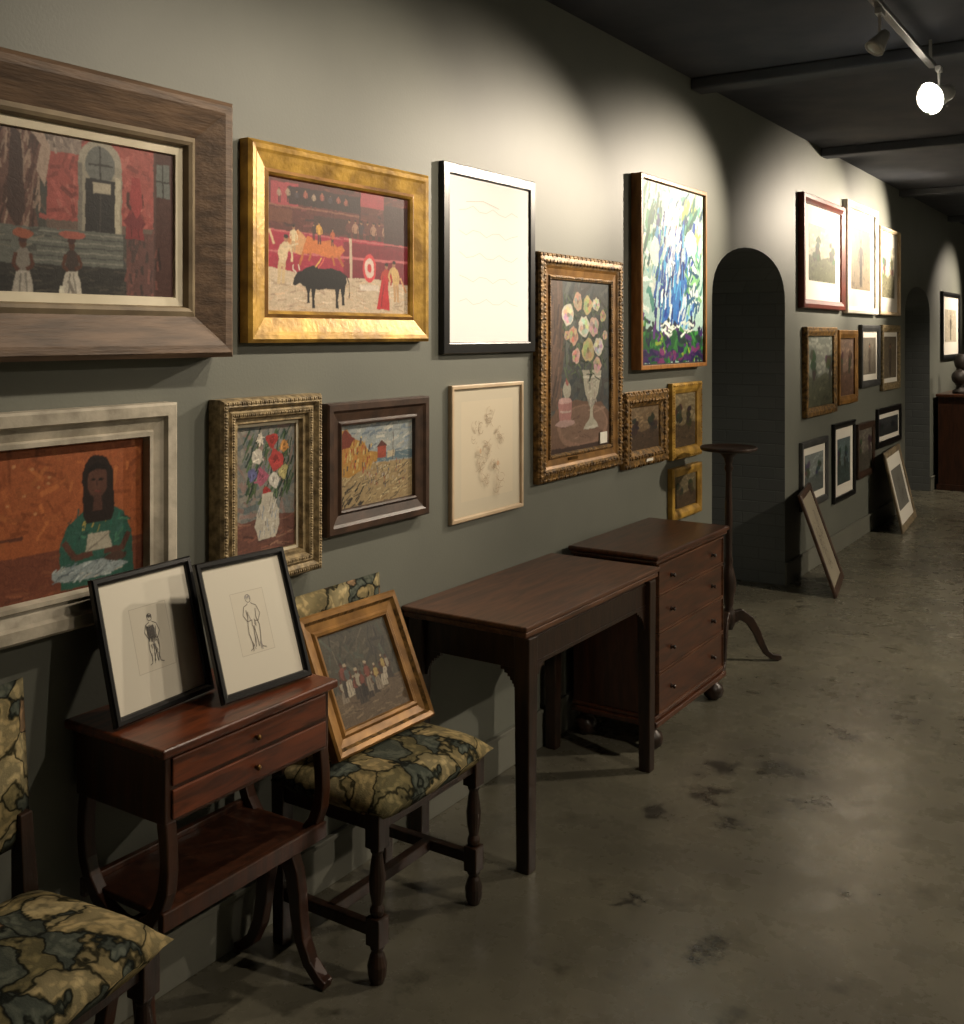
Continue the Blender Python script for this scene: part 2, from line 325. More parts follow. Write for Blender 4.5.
        me.materials.append(M[mat]); o=bpy.data.objects.new(name,me); sc.collection.objects.link(o); o.parent=e
        return o
def plate(e,x0,y0,x1,y1,z,mat,name): 
    b=MB(); b.box(x0,x1,y0,y1,z-.002,z); return b.obj(name,mat,e)

# p1 large town painting ------------------------------------------------
e=empty('framed_town_street_painting',mat=pose_wall(.72,1.545)); w,h=1.153,.638
frame(e,w,h,[(0,0),(0,.07),(.012,.08),(.03,.078),(.10,.045),(.112,.05),(.12,.045),(.125,.03),(.145,.027),(.147,.018)],['weather','weather_l','cream'],[0,0,0,0,1,1,1,2,2])
A=Art(.145,.118,w-.145,h-.118,.02,(66,65,60),.0018,.4)
A.scat(60,0,1,.2,1,[(58,60,58),(76,72,64),(86,74,66),(64,68,70)],.16,.04)
A.rect(.60,.42,.93,.97,(146,74,68),.002); A.rect(.0,.5,.3,.97,(120,68,60),.004)
A.scat(60,.60,.93,.44,.95,[(152,80,74),(134,66,60),(158,92,84),(120,60,56)],.10,.035)
A.rect(.60,.84,.70,.97,(128,114,106)); A.scat(8,.6,.7,.85,.96,[(146,132,122),(104,92,86)],.08,.02)
A.rect(.93,.0,1,.97,(78,54,50)); A.rect(.94,.66,.985,.86,(104,108,104)); A.line([(.962,.66),(.962,.86)],.01,(60,58,56)); A.line([(.94,.76),(.985,.76)],.01,(60,58,56)); A.rect(.0,.955,1,1,(46,42,40)); A.rect(.60,.42,.93,.47,(96,80,72))
A.ell(.757,.80,.068,.14,(146,140,126),18,.02); A.rect(.69,.34,.825,.80,(138,132,118)); A.ell(.757,.80,.046,.105,(94,96,92),18,.02); A.line([(.757,.70),(.757,.90)],.012,(46,44,42)); A.line([(.72,.80),(.795,.80)],.012,(46,44,42))
A.rect(.712,.34,.803,.72,(34,33,33)); A.rect(.735,.64,.79,.70,(160,152,134)); A.rect(.803,.34,.82,.74,(166,158,138)); A.rect(.69,.34,.703,.80,(108,104,96)); A.line([(.757,.34),(.757,.64)],.01,(54,50,48))
A.poly([(.45,.98),(.53,.98),(.60,.86),(.60,.74),(.56,.6),(.58,.40),(.45,.36)],(98,70,62)); A.scat(30,.46,.58,.42,.95,[(128,102,90),(76,52,46),(142,120,106),(62,44,40)],.18,.02,1.4)
A.poly([(.53,.98),(.58,.98),(.61,.84),(.595,.64),(.57,.72),(.585,.86)],(156,136,122)); A.poly([(.50,.96),(.53,.9),(.54,.5),(.52,.4),(.49,.5)],(62,44,40))
A.rect(.46,.20,.83,.42,(92,94,88),.002)
for k in range(8): A.line([(.5+.01*k,.22+.026*k),(.83,.22+.026*k)],.008,(120,120,111) if k%2 else (66,68,66))
A.scat(14,.46,.69,.28,.42,[(84,86,82),(108,106,96),(68,68,64)],.08,.015,0)
A.rect(.0,.0,.84,.22,(42,41,39)); A.scat(34,.45,.84,0,.21,[(34,34,33),(54,52,48),(66,62,56)],.12,.015,0)
A.rect(.84,0,.93,.44,(88,58,54)); A.scat(14,.84,.95,.02,.44,[(104,66,60),(70,50,48),(62,46,44)],.12,.025,1.5)
A.robe(.868,.40,.36,(132,50,50),(118,44,46),(110,42,46),(70,38,34)); A.ell(.868,.50,.035,.05,(104,38,42)); A.ell(.868,.73,.014,.03,(60,34,30)); A.poly([(.855,.76),(.883,.76),(.895,.60),(.875,.52),(.855,.58)],(140,54,54))
A.robe(.672,.02,.36,(58,46,42),(176,170,158),(60,38,34)); A.ell(.672,.39,.040,.022,(150,84,72)); A.rect(.635,.06,.65,.11,(196,192,176)); A.line([(.66,.14),(.69,.02)],.02,(120,114,106))
A.robe(.535,.01,.36,(120,114,106),(160,154,144),(60,38,34)); A.ell(.535,.38,.03,.025,(140,80,60))
for x in (.0,.15,.3): A.robe(x+.06,.02,.36,(120,70,50),(130,120,104),(140,80,60))
A.done(e)

# p2 bullfight ----------------------------------------------------------
y0,y1,z0,z1=1.965,2.765,1.579,2.118; e=empty('framed_bullfight_painting',mat=pose_wall(y0,z0)); w,h=y1-y0,z1-z0
frame(e,w,h,[(0,0),(0,.030),(.01,.038),(.022,.036),(.03,.032),(.068,.022),(.078,.026),(.085,.020),(.088,.012)],['gold','gold_or'],[0,0,0,0,0,1,0,0])
A=Art(.082,.078,w-.082,h-.078,.012,(116,44,50),.0018,.4)
A.rect(0,.55,1,1,(84,44,42)); A.scat(60,0,1,.6,1,[(66,40,40),(98,56,48),(54,38,40),(112,60,58)],.10,.022,0)
A.rect(.03,.78,.2,.95,(146,60,68)); A.rect(.14,.80,.62,.93,(50,36,38)); A.rect(.62,.86,.8,.97,(146,60,68)); A.rect(.3,.62,.55,.74,(64,42,40)); A.rect(.02,.66,.16,.76,(98,58,46)); A.line([(0,.78),(.62,.78)],.012,(126,80,68)); A.line([(.62,.62),(.62,.97)],.015,(46,34,34))
for k in range(9): A.fig(.08+.055*k,.80+.01*(k%2),.11,random.choice([(140,80,70),(146,126,108),(66,56,64)]),(44,34,34))
for k in range(7): A.fig(.54+.045*k,.56,.19,random.choice([(156,126,102),(90,50,48),(64,50,56),(146,110,90)]),(62,42,38))
A.rect(0,.30,1,.60,(150,36,58),.002); A.rect(.5,.28,1,.57,(112,26,42),.002); A.rect(0,.44,1,.46,(176,92,96)); A.rect(.80,.57,1,.9,(58,38,38)); A.line([(0,.60),(1,.58)],.014,(170,84,88))
A.scat(20,0,.5,.32,.6,[(158,46,68),(134,34,52)],.10,.02,0)
A.poly([(0,0),(1,0),(1,.26),(.7,.30),(.35,.28),(0,.34)],(188,170,146)); A.scat(60,0,1,0,.27,[(202,186,164),(176,154,130),(194,168,140),(166,144,124)],.10,.014,0)
A.poly([(.19,.44),(.21,.52),(.26,.58),(.33,.55),(.41,.57),(.46,.52),(.49,.54),(.51,.50),(.47,.45),(.40,.43),(.30,.46)],(186,106,54)); A.line([(.46,.46),(.50,.38)],.022,(164,92,48)); A.line([(.42,.45),(.44,.38)],.022,(164,92,48))
A.poly([(.12,.46),(.15,.57),(.20,.62),(.25,.56),(.22,.44)],(190,142,98)); A.line([(.20,.60),(.13,.52)],.03,(176,114,68)); A.line([(.23,.46),(.21,.36)],.022,(164,92,48)); A.line([(.28,.46),(.27,.40)],.022,(164,92,48))
A.fig(.335,.53,.17,(200,150,70),(60,40,38)); A.fig(.425,.52,.14,(168,84,50),(60,40,38)); A.fig(.30,.55,.13,(60,42,42),(50,36,36))
A.fig(.09,.22,.36,(200,178,144),(190,166,128),lean=.03); A.fig(.17,.45,.2,(200,182,146),(166,140,108)); A.line([(.05,.5),(.02,.6)],.02,(196,170,134)); A.line([(.11,.48),(.2,.52)],.012,(190,170,140))
A.poly([(.20,.25),(.215,.31),(.25,.345),(.29,.365),(.34,.35),(.42,.355),(.48,.345),(.52,.31),(.525,.25),(.50,.21),(.46,.195),(.38,.20),(.33,.185),(.28,.195),(.23,.21)],(20,18,19))
for x,l in((.262,.09),(.295,.05),(.455,.05),(.495,.08)): A.poly([(x-.02,.23),(x+.022,.23),(x+.009,l+.07),(x+.013,l),(x-.006,l),(x-.005,l+.07)],(20,18,19))
A.poly([(.23,.32),(.195,.31),(.172,.27),(.162,.22),(.18,.21),(.22,.24)],(22,19,19)); A.line([(.19,.305),(.168,.33),(.168,.365)],.009,(206,196,180)); A.line([(.21,.32),(.20,.365)],.009,(206,196,180)); A.line([(.52,.31),(.545,.24),(.54,.14)],.009,(20,18,18)); A.line([(.31,.35),(.35,.43)],.01,(206,170,84)); A.line([(.33,.35),(.37,.43)],.01,(200,90,80))
A.line([(.555,.22),(.55,.60)],.03,(184,166,144)); A.ell(.69,.38,.05,.115,(196,62,68),18,.03); A.ell(.69,.38,.036,.082,(206,182,170),16,.03); A.ell(.69,.38,.016,.038,(186,54,58),14,.05); A.rect(.62,.2,.76,.25,(204,190,176),.006)
A.fig(.81,.10,.34,(166,54,42),(134,34,40),lean=.01); A.poly([(.745,.06),(.845,.05),(.835,.26),(.81,.34),(.78,.28)],(176,36,44)); A.line([(.78,.08),(.80,.26)],.012,(120,26,36)); A.fig(.90,.12,.34,(190,158,104),(176,140,100),lean=-.02); A.line([(.93,.32),(.98,.2)],.02,(190,138,100))
A.done(e)

# p3 white drawing in black frame --------------------------------------
y0,y1,z0,z1=2.865,3.472,1.535,2.184; e=empty('framed_pencil_drawing',mat=pose_wall(y0,z0)); w,h=y1-y0,z1-z0
frame(e,w,h,[(0,0),(0,.018),(.003,.021),(.034,.021),(.038,.019),(.04,.014)],['black'],[0]*5)
A=Art(.036,.036,w-.036,h-.036,.014,(244,244,243))
for k in range(5):
    yy=.25+.14*k; A.line([(x*.08+.12,yy+.02*math.sin(x*2+k)) for x in range(10)],.004,(226,222,214))
A.line([(.2,.85),(.4,.87),(.6,.84)],.004,(214,210,202)); A.done(e,'drawing_sheet','paper')

# p4 flower painting ----------------------------------------------------
y0,y1,z0,z1=3.490,4.222,1.025,1.922; e=empty('framed_flower_still_life',mat=pose_wall(y0,z0)); w,h=y1-y0,z1-z0
frame(e,w,h,[(0,0),(0,.022),(.008,.030),(.03,.034),(.05,.028),(.06,.022),(.085,.018),(.09,.024),(.1,.022),(.104,.012)],['gold_old','gold_or'],[0,0,0,0,1,1,0,0,0],
  orn=[(.010,.028,.018,.008,.006,0),(.034,.032,.014,.008,.005,0),(.093,.023,.010,.004,.003,0)])
A=Art(.1,.1,w-.1,h-.1,.013,(74,78,78),.0022,.5)
A.scat(70,0,1,.2,1,[(66,72,74),(82,84,80),(70,68,66),(86,90,86)],.18,.05)
A.poly([(0,.25),(0,1),(.2,1),(.24,.6),(.12,.25)],(88,72,62)); A.scat(14,0,.2,.3,.95,[(100,80,70),(72,60,56)],.2,.03,1.4)
A.poly([(0,0),(1,0),(1,.2),(.85,.27),(.4,.30),(.12,.26),(0,.2)],(110,86,72)); A.ell(.55,.14,.42,.13,(138,110,94),24,.02); A.ell(.55,.15,.38,.11,(122,98,84),24,.02); A.rect(.0,0,1,.03,(66,50,44)); A.scat(16,.2,.9,.06,.24,[(138,114,98),(108,84,72)],.10,.012,0)
A.poly([(.55,.12),(.80,.12),(.77,.15),(.71,.18),(.70,.24),(.79,.33),(.84,.42),(.86,.47),(.52,.47),(.54,.42),(.58,.33),(.66,.24),(.65,.18),(.58,.15)],(170,166,150)); A.scat(12,.62,.76,.26,.45,[(188,184,170),(138,136,126),(158,148,138)],.05,.015); A.line([(.53,.43),(.85,.43)],.012,(196,192,178)); A.line([(.58,.13),(.78,.13)],.014,(188,184,170))
A.poly([(.16,.18),(.34,.18),(.36,.30),(.14,.30)],(166,120,116)); A.ell(.25,.30,.11,.018,(190,156,150)); A.ell(.25,.17,.16,.02,(172,144,138)); A.ell(.28,.36,.06,.05,(164,160,146)); A.ell(.28,.41,.025,.025,(146,90,86)); A.line([(.17,.24),(.34,.24)],.01,(186,164,154))
A.scat(70,.22,.95,.42,.90,[(58,70,54),(74,88,62),(46,58,48),(90,102,76)],.10,.016)
for (fx,fy,fr) in [(.3,.80,.09),(.45,.88,.075),(.62,.86,.08),(.38,.68,.075),(.55,.73,.09),(.72,.73,.085),(.62,.59,.10),(.80,.61,.08),(.42,.56,.065),(.88,.80,.055),(.28,.68,.045),(.76,.87,.06),(.78,.5,.065),(.92,.68,.045)]:
    c=random.choice([(198,190,168),(190,160,150),(202,196,182),(182,166,124),(184,150,130)])
    A.ell(fx,fy,fr,fr*.68,c,16,.16)
    for q_ in range(7):
        a=q_*.9; A.ell(fx+fr*.5*math.cos(a),fy+fr*.34*math.sin(a),fr*.34,fr*.22,tuple(q*U(.78,1.1) for q in c),8,.2)
    A.ell(fx,fy,fr*.25,fr*.17,tuple(q*.7 for q in c),8,.2)
A.done(e)
plate(e,w-.20,.112,w-.135,.16,.019,'label','price_label'); plate(e,.24,.07,.32,.082,.024,'brass','name_plaque')

# p5 bright abstract ----------------------------------------------------
y0,y1,z0,z1=4.37,5.18,1.44,2.337; e=empty('framed_abstract_painting',mat=pose_wall(y0,z0)); w,h=y1-y0,z1-z0
frame(e,w,h,[(0,0),(0,.048),(.003,.05),(.018,.05),(.02,.048),(.02,.035),(.028,.035)],['oakf','grayf'],[0,0,0,0,0,1])
A=Art(.026,.026,w-.026,h-.026,.037,(170,204,196),.0032)
A.scat(60,0,1,.3,1,[(86,160,146),(216,228,222),(70,140,130),(226,234,228),(116,184,196),(160,200,192)],.16,.05)
A.scat(26,.0,.3,.5,1,[(40,104,76),(30,88,84),(70,140,100),(200,220,200)],.14,.04,1.2)
A.scat(26,.5,1,.6,1,[(36,102,86),(80,150,126),(24,70,96),(190,216,204),(150,170,96)],.14,.04,1.0)
A.scat(50,.2,.85,.2,.8,[(30,92,176),(20,66,150),(70,150,206),(220,232,236),(16,48,112),(160,200,216)],.16,.04,1.3)
A.poly([(.32,.22),(.64,.22),(.68,.5),(.60,.62),(.56,.78),(.42,.76),(.36,.6),(.34,.4)],(44,112,184)); A.scat(34,.34,.66,.24,.75,[(16,66,156),(206,224,234),(70,156,204),(12,36,104),(40,104,184)],.14,.03,1.4)
A.ell(.48,.84,.07,.06,(226,232,226)); A.ell(.5,.80,.045,.045,(180,136,104)); A.scat(14,.35,.6,.62,.9,[(230,236,232),(238,240,236)],.14,.03,1.2); A.ell(.78,.70,.09,.07,(220,228,222)); A.ell(.2,.62,.07,.08,(214,228,222)); A.ell(.82,.45,.07,.10,(206,222,214))
A.scat(14,.7,.95,.3,.6,[(40,110,90),(24,80,110),(120,180,120)],.12,.03)
A.rect(0,0,1,.18,(24,84,44),.01); A.scat(50,0,1,0,.24,[(16,84,40),(50,124,54),(44,30,92),(82,38,110),(18,44,42),(136,160,54),(18,20,64)],.1,.035)
A.scat(18,.0,1,.0,.08,[(62,26,88),(26,20,68),(110,44,96)],.1,.035,0); A.scat(8,.3,.8,.16,.24,[(220,230,222)],.1,.02,0)
A.done(e)

# p6 orange portrait ----------------------------------------------------
e=empty('framed_portrait_painting',mat=pose_wall(.78,.955)); w,h=.937,.483
frame(e,w,h,[(0,0),(0,.045),(.006,.05),(.03,.05),(.036,.04),(.062,.032),(.066,.04),(.076,.04),(.08,.02)],['whitewash'],[0]*8)
A=Art(.078,.078,w-.078,h-.078,.02,(150,84,50),.0020,.5)
A.scat(80,0,1,.35,1,[(154,88,52),(140,76,44),(162,96,56),(132,72,42)],.16,.04)
A.rect(0,0,1,.30,(108,62,46),.006); A.scat(30,0,1,0,.28,[(98,56,42),(120,70,50),(128,78,56)],.12,.022,0); A.line([(0,.36),(.3,.39),(.6,.42)],.02,(92,54,40))
for k in range(9): A.ell(U(.5,.72),U(.5,.92),.006,.010,(176,124,84))
A.poly([(.715,.02),(.71,.3),(.735,.44),(.78,.52),(.80,.56),(.88,.56),(.925,.49),(.955,.35),(.965,.02)],(46,84,72)); A.scat(20,.73,.94,.1,.5,[(42,96,80),(36,62,56),(66,110,88),(54,88,80)],.1,.016); A.scat(4,.78,.90,.38,.5,[(166,146,76)],.05,.010)
A.ell(.838,.73,.055,.18,(36,27,24),18,.04); A.poly([(.786,.5),(.785,.8),(.89,.8),(.895,.5),(.88,.44),(.80,.44)],(36,27,24)); A.ell(.836,.72,.034,.11,(84,56,46),18,.02); A.poly([(.820,.52),(.852,.52),(.850,.63),(.823,.63)],(74,49,41)); A.ell(.823,.735,.008,.009,(18,14,13)); A.ell(.849,.735,.008,.009,(18,14,13)); A.line([(.826,.655),(.846,.655)],.012,(104,54,48)); A.line([(.836,.73),(.835,.69)],.008,(60,40,34)); A.poly([(.802,.82),(.835,.86),(.87,.82),(.865,.79),(.836,.81),(.808,.79)],(28,21,19))
A.line([(.725,.34),(.76,.22),(.82,.24)],.045,(84,56,46)); A.line([(.945,.34),(.92,.22),(.86,.24)],.045,(78,52,43)); A.poly([(.795,.25),(.885,.25),(.875,.37),(.805,.37)],(160,154,138)); A.line([(.80,.25),(.88,.36)],.01,(120,112,100))
A.ell(.80,.12,.13,.06,(136,146,146)); A.scat(24,.69,.91,.07,.18,[(168,176,174),(104,118,124),(84,92,96),(176,170,156)],.07,.010,.4); A.ell(.90,.18,.04,.03,(70,52,44))
A.done(e)

# p7 flower vase --------------------------------------------------------
y0,y1,z0,z1=1.858,2.235,.94,1.435; e=empty('framed_vase_painting',mat=pose_wall(y0,z0)); w,h=y1-y0,z1-z0
frame(e,w,h,[(0,0),(0,.04),(.006,.05),(.02,.052),(.03,.04),(.036,.046),(.05,.044),(.056,.034),(.066,.034),(.07,.02),(.078,.02),(.08,.014)],['gold_pale','cream'],[0,0,0,0,0,0,0,0,0,1,0],
  orn=[(.012,.050,.008,.005,.004,0),(.043,.045,.007,.004,.003,0)])
A=Art(.078,.078,w-.078,h-.078,.015,(112,112,108),.0015,.7)
A.scat(60,0,1,.3,1,[(104,108,106),(122,118,110),(90,98,98),(124,106,100)],.2,.05)
A.poly([(0,0),(1,0),(1,.26),(.6,.3),(0,.24)],(100,68,60)); A.scat(18,0,1,0,.26,[(116,78,66),(84,58,52),(130,98,82)],.14,.02,0)
A.scat(50,.15,.95,.42,.95,[(50,70,54),(70,90,60),(38,52,44),(82,98,68)],.14,.022,1.2)
for (fx,fy,fr,c) in [(.60,.88,.10,(150,54,50)),(.35,.76,.09,(184,178,166)),(.66,.72,.11,(156,60,58)),(.8,.62,.08,(170,160,110)),(.42,.6,.10,(150,84,102)),(.64,.56,.09,(186,182,172)),(.26,.62,.07,(88,90,126)),(.8,.82,.07,(176,126,72)),(.5,.46,.07,(138,50,48)),(.4,.9,.06,(176,168,154))]:
    A.ell(fx,fy,fr,fr*.66,c,10,.35); A.ell(fx,fy,fr*.5,fr*.33,tuple(q*.75 for q in c),8,.3); A.scat(3,fx-fr*.7,fx+fr*.7,fy-fr*.4,fy+fr*.4,[c,tuple(q*1.15 for q in c)],.08,.016)
A.poly([(.38,.10),(.66,.10),(.73,.2),(.72,.32),(.62,.40),(.62,.46),(.42,.46),(.42,.40),(.33,.3),(.31,.2)],(172,166,152)); A.scat(14,.36,.68,.14,.4,[(192,188,176),(142,136,128),(138,144,152)],.07,.016,1.4)
A.done(e)

# p8 beach --------------------------------------------------------------
y0,y1,z0,z1=2.275,2.768,1.018,1.402; e=empty('framed_beach_painting',mat=pose_wall(y0,z0)); w,h=y1-y0,z1-z0
frame(e,w,h,[(0,0),(0,.03),(.005,.035),(.022,.035),(.03,.028),(.055,.022),(.062,.028),(.068,.026),(.07,.014)],['brownf'],[0]*8)
A=Art(.068,.065,w-.068,h-.065,.014,(138,144,142),.0015,.7)
A.scat(50,0,1,.5,1,[(122,132,140),(156,156,150),(108,120,130),(164,162,152),(132,140,142)],.16,.045,.2)
A.rect(.35,.5,1,.6,(88,106,114)); A.scat(12,.4,1,.5,.62,[(74,94,106),(132,138,136)],.12,.012,0)
A.poly([(0,0),(1,0),(1,.48),(.5,.5),(0,.42)],(144,126,94)); A.scat(70,0,1,0,.46,[(160,142,106),(128,106,76),(106,92,72),(174,160,124),(86,76,62)],.12,.02,.3)
A.poly([(0,.4),(.12,.36),(.36,.46),(.5,.52),(.5,.62),(.38,.66),(.3,.78),(.18,.82),(.1,.94),(0,.9)],(156,118,62)); A.scat(34,.0,.44,.42,.8,[(168,136,74),(142,66,48),(176,160,108),(74,66,62),(160,102,58)],.08,.03,1.4)
A.poly([(0,.8),(.08,.94),(.14,.88),(.2,.82),(.14,.72),(0,.7)],(104,52,42)); A.rect(.5,.55,.62,.68,(142,70,56)); A.poly([(.48,.68),(.56,.76),(.64,.68)],(88,54,48)); A.rect(.64,.54,.74,.62,(170,158,134)); A.line([(.72,.5),(.72,.85)],.01,(70,60,54))
A.scat(30,.3,.9,.2,.5,[(54,50,52),(134,62,48),(68,80,100),(184,176,160)],.05,.014,1.5); A.scat(8,0,.3,.02,.3,[(60,54,48),(48,44,40)],.12,.03,.7); A.done(e)

# p9 sketch -------------------------------------------------------------
y0,y1,z0,z1=2.92,3.392,.955,1.427; e=empty('framed_figure_sketch',mat=pose_wall(y0,z0)); w,h=y1-y0,z1-z0
frame(e,w,h,[(0,0),(0,.015),(.003,.017),(.012,.017),(.015,.014),(.016,.008)],['lightf'],[0]*5)
A=Art(.014,.014,w-.014,h-.014,.008,(196,186,164)); A.rect(.12,.12,.88,.90,(202,190,166))
def curve(A,cx,cy,r,a0,a1,wd,c,sq=1,n=9): A.line([(cx+r*math.cos(a0+(a1-a0)*i/n),cy+r*sq*math.sin(a0+(a1-a0)*i/n)) for i in range(n+1)],wd,c)
for (gx,gy) in ((.34,.66),(.52,.74),(.66,.60),(.48,.50),(.36,.42),(.60,.36),(.44,.26),(.64,.22)):
    for k in range(8): curve(A,gx+U(-.06,.06),gy+U(-.07,.07),U(.015,.06),U(0,6),U(1,7),.0034,random.choice([(172,150,126),(156,134,110),(182,162,138)]),U(.6,1.6))
    for k in range(5): A.line([(gx+U(-.06,.06),gy+U(-.06,.06)),(gx+U(-.08,.08),gy+U(-.09,.09))],.003,(162,140,116))
A.ell(.62,.38,.02,.02,(192,160,130)); A.ell(.36,.5,.015,.02,(190,162,132))
A.done(e,'drawing_sheet','paper')

# p10-12 small gilt landscapes -----------------------------------------
def landscape(A,sky,land,dark,n=30):
    A.scat(n,0,1,.45,1,[sky,tuple(q*.88 for q in sky),tuple(q*1.1 for q in sky)],.2,.06,0)
    A.poly([(0,0),(1,0),(1,.42),(.7,.48),(.4,.4),(0,.46)],land,.01); A.scat(n,0,1,0,.42,[land,tuple(q*.78 for q in land),tuple(q*1.2 for q in land)],.14,.04,0)
    for x in (U(.1,.3),U(.65,.9)):
        for _ in range(9): A.ell(x+U(-.1,.1),U(.42,.75),U(.05,.10),U(.05,.10),tuple(q*U(.7,1.3) for q in dark),9,.25)
        A.line([(x,.25),(x+.02,.6)],.03,dark)
e=empty('framed_gilt_landscape',mat=pose_wall(4.25,.998)); w,h=.475,.345
frame(e,w,h,[(0,0),(0,.02),(.015,.034),(.045,.032),(.07,.02),(.075,.012)],['gold_old'],[0]*5,orn=[(.012,.028,.026,.012,.007,0),(.045,.032,.018,.009,.006,0)])
A=Art(.073,.073,w-.073,h-.073,.012,(96,78,56)); landscape(A,(116,98,74),(66,52,40),(44,38,30)); A.done(e); plate(e,w/2-.035,.02,w/2+.035,.032,.040,'label','name_plaque')
e=empty('framed_gilt_landscape',mat=pose_wall(4.785,.987)); w,h=.385,.375
frame(e,w,h,[(0,0),(0,.025),(.012,.03),(.03,.028),(.05,.018),(.054,.010)],['gold'],[0]*5,orn=[(.012,.028,.014,.005,.004,0)])
A=Art(.052,.052,w-.052,h-.052,.010,(110,96,70)); landscape(A,(124,112,86),(74,60,44),(52,46,34)); A.done(e)
e=empty('framed_gilt_landscape',mat=pose_wall(4.785,.690)); w,h=.385,.255
frame(e,w,h,[(0,0),(0,.025),(.010,.03),(.025,.028),(.045,.018),(.048,.010)],['gold'],[0]*5)
A=Art(.046,.046,w-.046,h-.046,.010,(90,80,58)); landscape(A,(110,98,76),(68,54,38),(48,40,30)); A.done(e)

# right-hand group -------------------------------------------------------
def simple(name,y0,y1,z0,z1,t,fw,fm,matw,bg,kind,pose=None,size=None,land=None,cell=.006):
    if pose is None: e=empty(name,mat=pose_wall(y0,z0)); w,h=y1-y0,z1-z0
    else: e=empty(name,mat=pose); w,h=size
    frame(e,w,h,[(0,0),(0,t-.005),(.005,t),(fw*.5,t),(fw*.8,t*.8),(fw,t*.7),(fw+.002,t*.35)],[fm],[0]*6)
    i=fw
    if matw:
        A=Art(i,i,w-i,h-i,t*.35,(230,225,213)); A.done(e,'mat_board','paper'); i=fw+matw
    A=Art(i,i,w-i,h-i,t*.35+.001,bg,cell)
    if kind=='land': landscape(A,*land)
    elif kind=='fig':
        A.scat(30,0,1,0,1,[bg,tuple(q*.85 for q in bg),tuple(q*1.1 for q in bg)],.2,.06)
        A.fig(.5,.05,.8,land[0],land[1])
    elif kind=='paper':
        for k in range(26): curve(A,U(.3,.7),U(.25,.75),U(.03,.12),U(0,6),U(2,8),.008,land[0],U(.6,1.6))
    A.done(e,'canvas','paper' if kind=='paper' else 'paint'); return e
simple('framed_landscape_print',6.94,8.0,1.78,2.545,.04,.06,'redf',.13,(150,150,130),'land',land=((166,162,140),(84,86,62),(58,64,48)))
simple('framed_portrait_print',8.07,9.06,1.765,2.62,.04,.05,'whitef',.14,(140,124,100),'fig',land=((50,44,40),(36,32,30)))
simple('framed_landscape_print',9.14,9.92,1.77,2.515,.04,.03,'lightf',.12,(180,174,154),'land',land=((190,184,164),(116,112,90),(86,86,70)))
simple('framed_river_painting',7.03,7.79,1.045,1.655,.035,.06,'gold_old',0,(100,104,96),'land',land=((124,126,116),(74,76,60),(52,56,46)))
simple('framed_rose_painting',7.85,8.40,1.085,1.637,.035,.06,'gold_or',0,(120,96,82),'land',land=((130,108,92),(94,70,56),(66,50,42)))
simple('framed_study',8.55,9.18,1.182,1.68,.03,.05,'grayf',.05,(120,112,100),'fig',land=((90,80,70),(70,60,56)))
simple('framed_study',9.27,9.96,1.126,1.686,.03,.06,'gold_pale',.04,(110,100,84),'fig',land=((80,72,64),(60,54,50)))
simple('framed_seascape',6.96,7.6,.43,.885,.025,.045,'grayf',.05,(120,128,126),'land',land=((136,144,142),(84,90,88),(70,76,76)))
simple('framed_woodland_print',7.76,8.37,.372,.95,.025,.04,'black',.08,(90,104,104),'land',land=((96,112,114),(60,72,70),(48,56,54)))
simple('framed_still_life_print',8.45,9.0,.47,.90,.025,.05,'brownf',0,(94,88,80),'land',land=((116,110,100),(74,70,62),(60,56,50)))
simple('framed_night_scene',9.12,10.03,.65,.98,.025,.05,'black',.04,(52,54,56),'land',land=((74,78,80),(46,48,48),(36,38,38)))
simple('framed_lit_print',12.1,13.2,1.333,2.07,.03,.05,'black',.14,(190,180,160),'fig',land=((90,80,70),(60,56,50)))
mtx,w,h=pose_pts((.37,6.50,0),(.26,7.10,0),(.14,6.58,.60),.02); simple('leaning_framed_drawing',0,0,0,0,.02,.04,'brownf',.0,(130,122,104),'paper',pose=mtx,size=(w,h),land=((80,72,60),))
mtx,w,h=pose_pts((.27,8.90,0),(.20,9.80,0),(.12,8.98,.63),.02); simple('leaning_framed_etching',0,0,0,0,.02,.05,'weather_l',.11,(110,108,100),'paper',pose=mtx,size=(w,h),land=((70,66,60),))

# drawings on the work table --------------------------------------------
def ink(A,ox,oy,s,c,variant):
    sx=s/A.asp
    def L(pts,w=.006,cc=None): A.line([(ox+a*sx,oy+b_*s) for a,b_ in pts],w,cc or c)
    lt=tuple(int(q+(200-q)*.45) for q in c)
    def e_(cx,cy,rx,ry): L([(cx+rx*math.cos(i*.628),cy+ry*math.sin(i*.628)) for i in range(11)],.005)
    e_(.5,.89,.055,.07)
    for k in range(9): L([(.45+.012*k,.92+U(0,.04)),(.44+.014*k,.86+U(0,.05))],.006,c if variant else lt)
    L([(.47,.81),(.46,.79),(.38,.76),(.33,.62),(.40,.50),(.50,.52)]); L([(.54,.81),(.56,.79),(.64,.75),(.69,.60),(.62,.48),(.55,.5)])
    L([(.41,.70),(.42,.58),(.39,.44),(.38,.30),(.41,.14),(.40,.05),(.34,.02)]); L([(.61,.70),(.59,.56),(.63,.42),(.62,.28),(.59,.14),(.60,.05),(.68,.02)]); L([(.50,.42),(.49,.26),(.47,.06)]); L([(.51,.42),(.53,.24),(.54,.06)])
    for k in range(26 if variant else 12):
        a=U(.40,.60); b_=U(.1,.75); L([(a,b_),(a+U(-.03,.05),b_-U(.05,.12))],.005,lt if k%2 else c)
    if variant:
        for k in range(12): L([(.39+.015*k,.74+U(-.03,.02)),(.41+.013*k,.52+U(-.1,.05))],.006)
